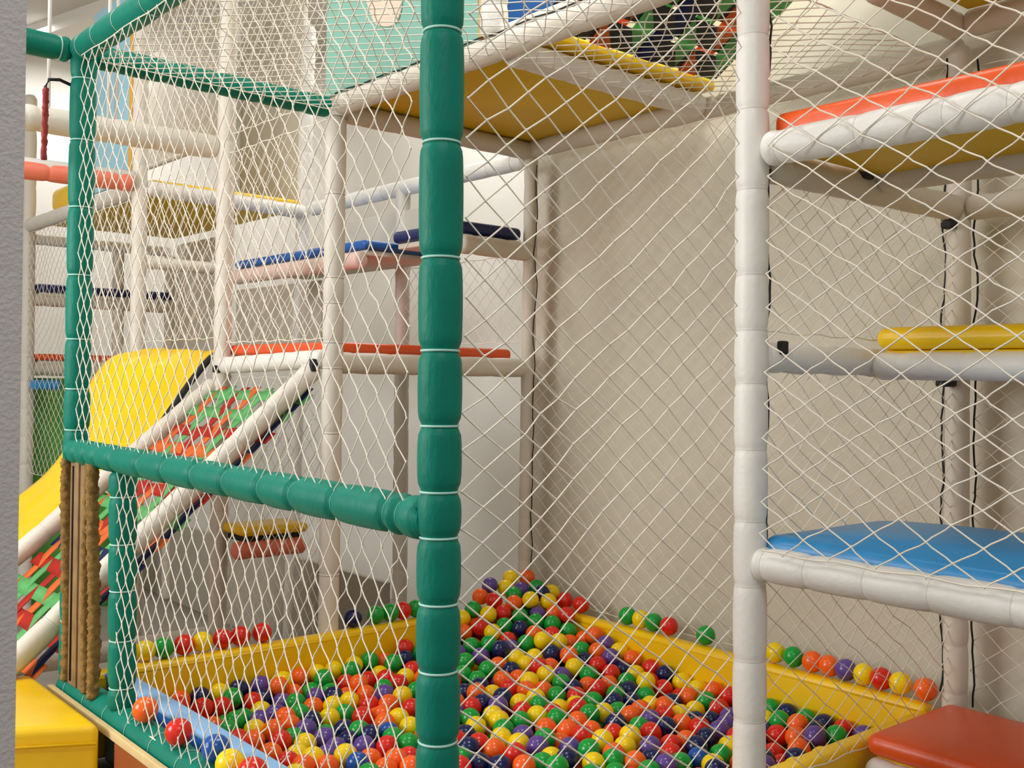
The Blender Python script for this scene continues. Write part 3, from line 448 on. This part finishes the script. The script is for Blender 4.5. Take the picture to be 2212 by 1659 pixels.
# ------------------------------------------------------------------ entrance curtain of ropes and slats
def hairy(name, y, x, r, z0, z1, label, m, cat, twist=0):
    rnd = random.Random(int(y*1000)); n = 16; pts, rad, k = [], [], int((z1-z0)/.006)
    for i in range(k+1):
        z = z0+(z1-z0)*i/k
        pts.append(Vector((.004*math.sin(z*7+y*30), .006*math.sin(z*5+y*50), z-z1)))
        rad.append(r*(1+.06*math.sin(z*260+y)+rnd.gauss(0, .05)))
    vs, fs = tube_geo(pts, rad, n)
    for i, v in enumerate(vs[:-0 or None]):
        j = i % n; z = v.z
        c = pts[min(i//n, k)]; f = 1+.10*math.sin(3*(2*PI*j/n)+z*150)+rnd.gauss(0, .09)
        vs[i] = Vector((c.x+(v.x-c.x)*f, c.y+(v.y-c.y)*f, v.z))
    o = mesh_obj(name, vs, fs, m, None, True, (x, y, z1)); tag(o, label, cat); return o
hairy('hanging_rope', 1.772, -.03, .0155, .60, 1.25, 'thick hairy hemp rope hanging against the green corner post', M['rope'], 'rope')
hairy('hanging_rope', 1.545, -.03, .0165, .60, 1.25, 'hemp rope hanging beside the short green post', M['rope'], 'rope')
hairy('hanging_rope', 1.60, -.03, .011, .60, 1.25, 'thin frayed hemp rope hanging next to the weathered slats', M['rope'], 'rope')
s = pad('wooden_slat', -.035, -.022, 1.665, 1.733, .60, 1.248, M['slat'], 'wide weathered wooden slat hanging between the hemp ropes', 'slat', .003)
tube('groove', [(-.009, .005, -.31), (-.009, .005, .31)], .0025, M['black'], s, 6)
s = pad('wooden_slat', -.033, -.02, 1.622, 1.655, .60, 1.248, M['slat'], 'narrow weathered wooden slat hanging beside the wide one', 'slat', .003)
hairy('braided_rope', 1.79, -.105, .008, 2.12, 2.33, 'dusty red braided rope hanging from the green corner post', M['redrope'], 'rope')
hk = tube('hook', [(.0, 0, .0), (.01, 0, .025), (.04, 0, .03), (.075, 0, .02)], .005, M['black'], bpy.data.objects['braided_rope'], 8)

# ------------------------------------------------------------------ webbing ramps
def webbing(name, O0, sdir, tdir, L, Wd, pitch_s, pitch_t, wid, seed, label, pal_cross, pal_long):
    rnd = random.Random(seed); O0 = Vector(O0); s_, t_ = Vector(sdir).normalized(), Vector(tdir).normalized(); nn = s_.cross(t_)
    root = empty(name, O0); tag(root, label, 'webbing ramp')
    ns, nt = int(L/pitch_s), int(Wd/pitch_t)
    def strap(a0, along, across, length, pitch, par, m):
        k = max(8, int(length/.02)); vs, fs = [], []
        for i in range(k+1):
            x = length*i/k; off = .0028*math.cos(PI*x/pitch+par*PI)
            wob = .004*math.sin(x*6+a0*40)
            for e in (-1, 1):
                for h_ in (-1, 1):
                    vs.append(along*x+across*(a0+wob+e*wid/2)+nn*(off+h_*.0015))
        for i in range(k):
            b = i*4
            for (p, q) in ((0, 1), (1, 3), (3, 2), (2, 0)): fs.append((b+p, b+q, b+4+q, b+4+p))
        fs += [(0, 2, 3, 1), (k*4, k*4+1, k*4+3, k*4+2)]
        mesh_obj('strap', vs, fs, M[m], root)
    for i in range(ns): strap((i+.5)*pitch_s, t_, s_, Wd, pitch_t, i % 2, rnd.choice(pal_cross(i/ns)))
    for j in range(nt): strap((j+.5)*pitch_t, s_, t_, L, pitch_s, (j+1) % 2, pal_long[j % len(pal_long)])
    return root
A0 = Vector((.84, 1.84, 1.46)); A1 = Vector((-.42, 1.84, .30))
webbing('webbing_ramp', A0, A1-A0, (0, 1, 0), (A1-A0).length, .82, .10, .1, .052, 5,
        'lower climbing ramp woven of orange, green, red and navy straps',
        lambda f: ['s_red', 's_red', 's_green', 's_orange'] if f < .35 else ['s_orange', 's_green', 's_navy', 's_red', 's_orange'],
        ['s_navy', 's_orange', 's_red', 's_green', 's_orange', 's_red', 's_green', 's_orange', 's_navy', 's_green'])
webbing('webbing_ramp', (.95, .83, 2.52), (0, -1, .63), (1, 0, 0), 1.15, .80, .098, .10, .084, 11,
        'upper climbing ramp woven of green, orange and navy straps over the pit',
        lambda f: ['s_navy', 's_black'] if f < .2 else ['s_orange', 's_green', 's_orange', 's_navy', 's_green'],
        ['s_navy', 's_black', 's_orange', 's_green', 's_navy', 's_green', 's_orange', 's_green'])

# ------------------------------------------------------------------ slide
prof = [(.92, 1.605), (.86, 1.60), (.78, 1.51), (.70, 1.40), (.62, 1.29), (.54, 1.205), (.46, 1.13), (.38, 1.06), (.24, .935), (.08, .80), (-.08, .665), (-.24, .53), (-.42, .38), (-.62, .2), (-.8, .05)]
hump = [(.92, 1.615), (.86, 1.62), (.78, 1.615), (.70, 1.60), (.62, 1.555), (.54, 1.42), (.47, 1.20), (.38, 1.075), (.24, .955), (.08, .815), (-.08, .68), (-.24, .54), (-.42, .39), (-.62, .21), (-.8, .06)]
def catmull(P, k=6):
    out = []
    for i in range(len(P)-1):
        p0, p1, p2_, p3 = P[max(0, i-1)], P[i], P[i+1], P[min(len(P)-1, i+2)]
        for j in range(k):
            t = j/k
            out.append(tuple(.5*((2*b)+(-a+c_)*t+(2*a-5*b+4*c_-d_)*t*t+(-a+3*b-3*c_+d_)*t**3) for a, b, c_, d_ in zip(p0, p1, p2_, p3)))
    return out+[P[-1]]
pr = catmull(prof); ph_ = catmull(hump); ny = 24; vs, fs = [], []; rnd = random.Random(4)
for lay in (0, -.02):
    for i, (x, z) in enumerate(pr):
        for j in range(ny+1):
            y = 2.76+.58*j/ny; f = j/ny; f = f*f*(3-2*f); x, z = pr[i][0]*(1-f)+ph_[i][0]*f, pr[i][1]*(1-f)+ph_[i][1]*f
            rip = .006*math.sin(j*1.25+.3*math.sin(i*.2))*(1 if .05 < i/len(pr) else .3)
            vs.append((x+rip*.6, y, z+lay+rip+.004*math.sin(i*.7)*math.sin(j*.9)))
n1 = len(pr)*(ny+1)
for i in range(len(pr)-1):
    for j in range(ny):
        a = i*(ny+1)+j; q = (a, a+1, a+ny+2, a+ny+1)
        fs.append(q); fs.append(tuple(n1+x for x in reversed(q)))
for i in range(len(pr)-1):
    for j in (0, ny):
        a = i*(ny+1)+j; b = a+ny+1; fs.append((a, b, n1+b, n1+a) if j == 0 else (b, a, n1+a, n1+b))
for i in (0, len(pr)-1):
    for j in range(ny):
        a = i*(ny+1)+j; fs.append((a+1, a, n1+a, n1+a+1) if i == 0 else (a, a+1, n1+a+1, n1+a))
sl = mesh_obj('slide', [Vector(v)-Vector((0, 2.76, 0)) for v in vs], fs, M['yellow'], None, True, (0, 2.76, 0))
tag(sl, 'yellow rippled slide running down beside the webbing ramp', 'slide')
tube('side_band', [Vector((x, -.012, z-.02)) for x, z in pr], .014, M['black'], sl, 8)['label'] = 'black side band'

# ------------------------------------------------------------------ panels
def panel(axis, v, a0, a1, z0, z1, m, label, cat='panel', th=.02, bev=.006):
    if axis == 'x': o = pad('side_panel', v-th/2, v+th/2, a0, a1, z0, z1, m, label, cat, bev)
    else: o = pad('side_panel', a0, a1, v-th/2, v+th/2, z0, z1, m, label, cat, bev)
    return o
tp = panel('x', .87, .985, 1.86, 2.495, 3.25, M['seafoam'], 'pale teal printed panel with a gold edge above the pit')
pad('edge_trim', .855, .885, .965, .984, 2.495, 3.25, M['goldtrim'], None, None, .003, 0, None, tp)['label'] = 'gold edge trim'
q1 = at('x', .857, 835, -25); bm = bmesh.new()
ring_ = []
for i in range(40):
    a = 2*PI*i/40; rr = 1+.10*math.sin(3*a+1)+.06*math.sin(5*a)
    ring_.append(bm.verts.new((-.0025, .115*rr*math.cos(a), .125*rr*math.sin(a))))
f = bm.faces.new(ring_); r_ = bmesh.ops.extrude_face_region(bm, geom=[f])
bmesh.ops.translate(bm, vec=(.004, 0, 0), verts=[v for v in r_['geom'] if isinstance(v, bmesh.types.BMVert)]); bmesh.ops.recalc_face_normals(bm, faces=bm.faces[:])
pp = bm_obj('printed_shape', bm, M['peach'], tp, False); pp.location = q1-tp.location; pp['label'] = 'peach coloured printed shape'
lp = panel('x', .87, 3.73, 4.26, 2.45, 3.4, M['skypanel'], 'pale sky blue panel with a gold edge beside the green corner post')
pad('edge_trim', .855, .885, 3.69, 3.728, 2.45, 3.4, M['goldtrim'], None, None, .003, 0, None, lp)['label'] = 'gold edge trim'
panel('x', 1.79, 1.66, 2.02, 2.76, 3.4, M['midblue'], 'deep blue padded panel above the ivory beam', th=.04)
panel('x', 1.80, 3.69, 4.42, 2.48, 3.7, M['tan'], 'tall beige panel between two white posts on the upper deck', th=.03)
panel('x', 1.80, 3.45, 4.45, 1.62, 2.02, M['tan'], 'beige panel below the bright blue deck', th=.03)
panel('x', 1.80, 4.62, 5.34, 1.60, 2.37, M['tan'], 'beige panel beside the far tower', th=.03)
panel('x', 1.80, 2.36, 3.2, 2.10, 2.30, M['tan'], 'low beige panel behind the bright blue deck', th=.03)
panel('x', 1.80, 4.5, 6.2, 2.95, 3.75, M['tan'], 'large beige panel high above the far tower', th=.03)
panel('x', 1.80, 2.8, 6.2, 0, .52, M['wallshade'], 'low grey brown sheet added as shade on the wall behind the ramp', th=.03)  # added sheet, its dull colour stands in for shade under the decks
panel('y', 5.46, .9, 1.5, 0, 1.47, M['mossgreen'], 'moss green padded panel behind netting under the far tower', th=.04)
bq = pad('foam_block', .86, 1.02, 5.2, 5.32, 1.40, 1.46, M['blue'], 'small sky blue foam block on the moss green panel', 'foam block', .02)
yk = pad('foam_block', .95, 1.06, 4.9, 5.25, 2.465, 2.62, M['yellow'], 'yellow foam block on the outer corner of the upper deck', 'foam block', .05)
for i, (px_, y_, lab) in enumerate(((105, 2.7, 'thin white pole beyond the thick ivory rail beside the grey wall'), (235, 2.7, 'thin white pole close to the green corner post'), (252, 2.7, 'thin white pole next to the pale sky blue panel'))):
    q = at('y', y_, px_, 200)
    tag(tube('thin_pole', [(q.x, q.y, 2.48), (q.x, q.y, 3.7)], .007, M['white'], None, 10), lab, 'pole')

# ------------------------------------------------------------------ nets
X, Y, Z = (1, 0, 0), (0, 1, 0), (0, 0, 1)
net((-.03, .045, 1.285), Y, Z, 1.665, 1.135, .058, .074, 'cream net above the segmented green rail', r=.00145, sag=.006, jit=.002, ease=.06)
net((-.025, .04, .60), Y, Z, 1.36, .645, .056, .078, 'cream net between the two green posts under the segmented rail', r=.0015, sag=.008, jit=.0025, ease=.085)
net((.04, -.02, .60), X, Z, .735, 1.84, .085, .0635, 'cream net between the thick green post and the white middle post', r=.0017, sag=.006, jit=.0018, grad=.13)
net((.905, -.01, .60), X, Z, .86, .93, .09, .066, 'cream net behind the blue deck, from the white post to the wall', r=.0013, sag=.012)
net((.905, -.005, 1.62), X, Z, .86, .36, .09, .066, 'cream net between the yellow roll and the rail above it', r=.0013, sag=.006)
net((.825, -.96, 1.145), Y, Z, .90, 1.50, .104, .069, 'cream net stretched across the climbing decks', r=.0017, sag=.005, jit=.002, ease=.03)
net((1.80, .04, .63), Y, Z, 1.72, 1.78, .085, .07, 'cream net hanging close to the beige wall', r=.0011, sag=.012)
net((1.83, -1.0, .3), Y, Z, .96, 2.1, .085, .07, 'cream net along the wall behind the climbing decks', r=.0011, sag=.012)
net((.04, .04, 2.43), X, Y, .80, 1.72, .07, .08, 'cream overhead net on the entrance side above the pit', r=.0016, sag=.008)
net((.91, .04, 2.425), X, Y, .85, .83, .07, .08, 'cream overhead net under the upper webbing ramp', r=.0016, sag=.008)
net((.87, 1.84, 1.64), Y, Z, .83, .78, .075, .07, 'cream net over the red orange deck entrance', r=.0015, sag=.008)
net((.90, 1.86, .2), Y, Z, .80, 1.3, .075, .07, 'cream net closing the space under the ramp head', r=.0014, sag=.01)
net((.87, 2.74, 1.66), Y, Z, .82, .73, .075, .07, 'cream net over the top of the yellow slide', r=.0015, sag=.008)
net((.86, 3.64, .9), Y, Z, 1.72, 1.45, .075, .07, 'cream net hanging below the upper yellow deck', r=.0016, sag=.02)
net((.88, 1.9, 2.5), Y, Z, .76, .95, .075, .07, 'cream net above the ivory post next to the teal panel', r=.0015, sag=.01)
net((.88, 2.74, 2.5), Y, Z, .82, .95, .075, .07, 'cream net high up above the thick ivory rail', r=.0015, sag=.01)
net((1.78, 1.84, 1.66), Y, Z, .82, .36, .075, .07, 'cream net at the back of the red orange deck', r=.0014, sag=.006)

# ------------------------------------------------------------------ balls
RB = .0325
protos = {}
for k in BALLC:
    bm = bmesh.new(); bmesh.ops.create_uvsphere(bm, u_segments=28, v_segments=18, radius=RB)
    me = bpy.data.meshes.new(BALLC[k][0]+'_ball'); bm.to_mesh(me); bm.free()
    me.polygons.foreach_set('use_smooth', [True]*len(me.polygons)); me.materials.append(BM[k]); protos[k] = me
def put_ball(k, p, label, group):
    o = bpy.data.objects.new('plastic_ball', protos[k]); o.location = p; COL.objects.link(o)
    o.rotation_euler = (random.uniform(0, 6), random.uniform(0, 6), 0)
    return tag(o, label, 'ball', group)
pit = []
for t in PIT.split():
    a = t[1:].split(','); pit.append((t[0], Vector((int(a[0])/1000, int(a[1])/1000, int(a[2])/1000))))
rims = [(t[0], Vector((1.766, int(t[1:])/1000, .62+RB))) for t in RIMR.split()]
rims += [(t[0], Vector((int(t[1:])/1000, 1.766, .617+RB))) for t in RIML.split()]
ORD = ['first', 'second', 'third', 'fourth', 'fifth', 'sixth', 'seventh', 'eighth', 'ninth', 'tenth', 'eleventh', 'twelfth', 'thirteenth', 'fourteenth', 'fifteenth', 'sixteenth']
rr_ = sorted([b for b in rims if b[1].x > 1.76 and b[1].y < 1.7], key=lambda b: -b[1].y)
for i, (k, p) in enumerate(rr_): put_ball(k, p, f'{BALLC[k][0]} ball on the pad along the beige wall, {ORD[i]} from the far corner', 'balls resting on the pit pads')
ll_ = sorted([b for b in rims if b[1].y > 1.76], key=lambda b: b[1].x)
for i, (k, p) in enumerate(ll_): put_ball(k, p, f'{BALLC[k][0]} ball on the long pad toward the ramp, {ORD[i]} from the short green post', 'balls resting on the pit pads')
for (px_, py_), k, lab in (((314, 1533), 'O', 'orange ball on the green base beam against the short green post'), ((386, 1581), 'R', 'red ball on the green base beam, second from the short post'),
                           ((466, 1617), 'B', 'blue ball on the green base beam, third from the short post'), ((497, 1650), 'Y', 'yellow ball on the green base beam, fourth from the short post'),
                           ((545, 1668), 'R', 'red ball on the green base beam, fifth from the short post')):
    q = at('z', .648, px_, py_); put_ball(k, Vector((min(q.x, .026), q.y, .648)), lab, 'balls on the green base beam')
scr = [pix(p) for k, p in pit]
n_ind = 300-len(rims)-5
# the balls that show largest: near, inside the frame, not hidden by one in front
def hidden(i):
    x, y, z = scr[i]; r = FPX*RB/z; h = 0
    for a in range(16):
        for f in (.35, .8):
            qx, qy = x+r*f*math.cos(a*PI/8), y+r*f*math.sin(a*PI/8)
            for j in range(len(pit)):
                if j != i and scr[j][2] < z and (scr[j][0]-qx)**2+(scr[j][1]-qy)**2 < (FPX*RB/scr[j][2])**2: h += 1; break
    return h/32
def show(i):
    x, y, z = scr[i]; r = FPX*RB/z
    if y > H+r*.8: return 0
    return (1-hidden(i))*r*r
order = sorted(range(len(pit)), key=lambda i: -show(i)); ind = sorted(order[:n_ind]); rest = order[n_ind:]
def zone(p, s):
    if p.z > .56 or (1.78-p.x)**2+(1.78-p.y)**2 < .32: return 'in the far corner heap'
    if p.x > 1.45: return 'by the wall pad'
    if p.y > 1.40: return 'by the ramp side pad'
    if p.x < .30: return 'by the blue pad'
    if p.y < .22: return 'by the outer yellow pad'
    if abs(s[0]-948) < 110: return 'behind the thick green post'
    if abs(s[0]-1620) < 110: return 'behind the white post'
    return 'amid the pit' if s[0] < 948 else 'out in the pit'
labs = {}
for i in ind:
    k, p = pit[i]; x, y, z = scr[i]; r = FPX*RB/z
    nb = sorted((math.hypot(scr[j][0]-x, scr[j][1]-y), j) for j in range(len(pit)) if j != i)
    be = fr = si = None
    for d_, j in nb[:9]:
        dx, dy = scr[j][0]-x, scr[j][1]-y
        c_ = BALLC[pit[j][0]][0]
        if abs(dy) > abs(dx):
            if dy > 0 and be is None: be = c_
            if dy < 0 and fr is None: fr = c_
        elif si is None: si = c_
    t = BALLC[k][0]+' ball '+zone(p, scr[i])
    rel = []
    if be: rel.append(be+' in front')
    if fr: rel.append(fr+' behind')
    if si: rel.append(si+' beside')
    labs[i] = (t, rel)
same = {}
for i in ind: same.setdefault((labs[i][0], tuple(labs[i][1])), []).append(i)
for (t, rel), mem in same.items():
    mem.sort(key=lambda i: scr[i][1])
    for q, i in enumerate(mem):
        lab = t+(', '+', '.join(rel) if rel else '')
        if len(mem) > 1: lab = t+', '+', '.join(rel[:2])+', '+['upper', 'lower', 'lowest', 'bottom'][min(q, 3)]+' twin'
        put_ball(pit[i][0], pit[i][1], lab, 'plastic balls in the pit')
# what lies under them, too many to count
bed = [Vector([int(a)/1000 for a in t.split(',')]) for t in BED.split()]
mass = [(random.choice('RROOYYGGNP'), p) for p in bed]+[pit[i] for i in rest]
ks = list(BALLC); bm = bmesh.new(); bmesh.ops.create_icosphere(bm, subdivisions=3, radius=RB)
bv = [v.co.copy() for v in bm.verts]; bf = [tuple(v.index for v in f.verts) for f in bm.faces]; bm.free()
vs, fs, mi = [], [], []
for k, p in mass:
    n0 = len(vs); vs += [p+v for v in bv]; fs += [tuple(n0+i for i in f) for f in bf]; mi += [ks.index(k)]*len(bf)
bo = mesh_obj('ball_filling', vs, fs, None)
for k in ks: bo.data.materials.append(BM[k])
bo.data.polygons.foreach_set('material_index', mi)
bo['kind'] = 'stuff'; bo['label'] = 'deeper layer of coloured plastic balls filling the pit'; bo['category'] = 'balls'

# ------------------------------------------------------------------ light
def area(name, loc, sx, sy, e, target=None, col=(1, .99, .975)):
    l = bpy.data.lights.new(name, 'AREA'); l.shape = 'RECTANGLE'; l.size, l.size_y, l.energy, l.color = sx, sy, e, col
    o = bpy.data.objects.new(name, l); COL.objects.link(o); o.location = loc
    d = (Vector(target)-Vector(loc)) if target else Vector((0, 0, -1))
    o.rotation_euler = d.to_track_quat('-Z', 'Y').to_euler(); return o
area('ceiling_light', (-1.0, -1.6, 3.85), 1.2, .6, 42)
area('ceiling_light', (.9, .6, 3.85), 1.2, .6, 40)
area('ceiling_light', (-1.2, 2.6, 3.85), 1.2, .6, 40)
area('ceiling_light', (2.4, 3.2, 3.85), .5, 1.6, 24)  # unseen lamp added to brighten the white back wall
area('ceiling_light', (1.5, 6.3, 3.85), 1.6, .6, 28)
area('window_light', (-3.2, 2.4, 2.3), 1.8, 1.6, 120, (0, .6, 1.1))
w = bpy.data.worlds.new('room_light'); sc.world = w; w.use_nodes = True
bg = w.node_tree.nodes['Background']; bg.inputs['Color'].default_value = (1, 1, 1, 1); bg.inputs['Strength'].default_value = .52
sc.view_settings.view_transform = 'Standard'; sc.view_settings.look = 'None'; sc.view_settings.exposure = 0.0; sc.view_settings.gamma = 1.0
sc.view_settings.use_curve_mapping = False
cy = sc.cycles; cy.max_bounces = 6; cy.diffuse_bounces = 4; cy.glossy_bounces = 2; cy.caustics_reflective = False; cy.caustics_refractive = False
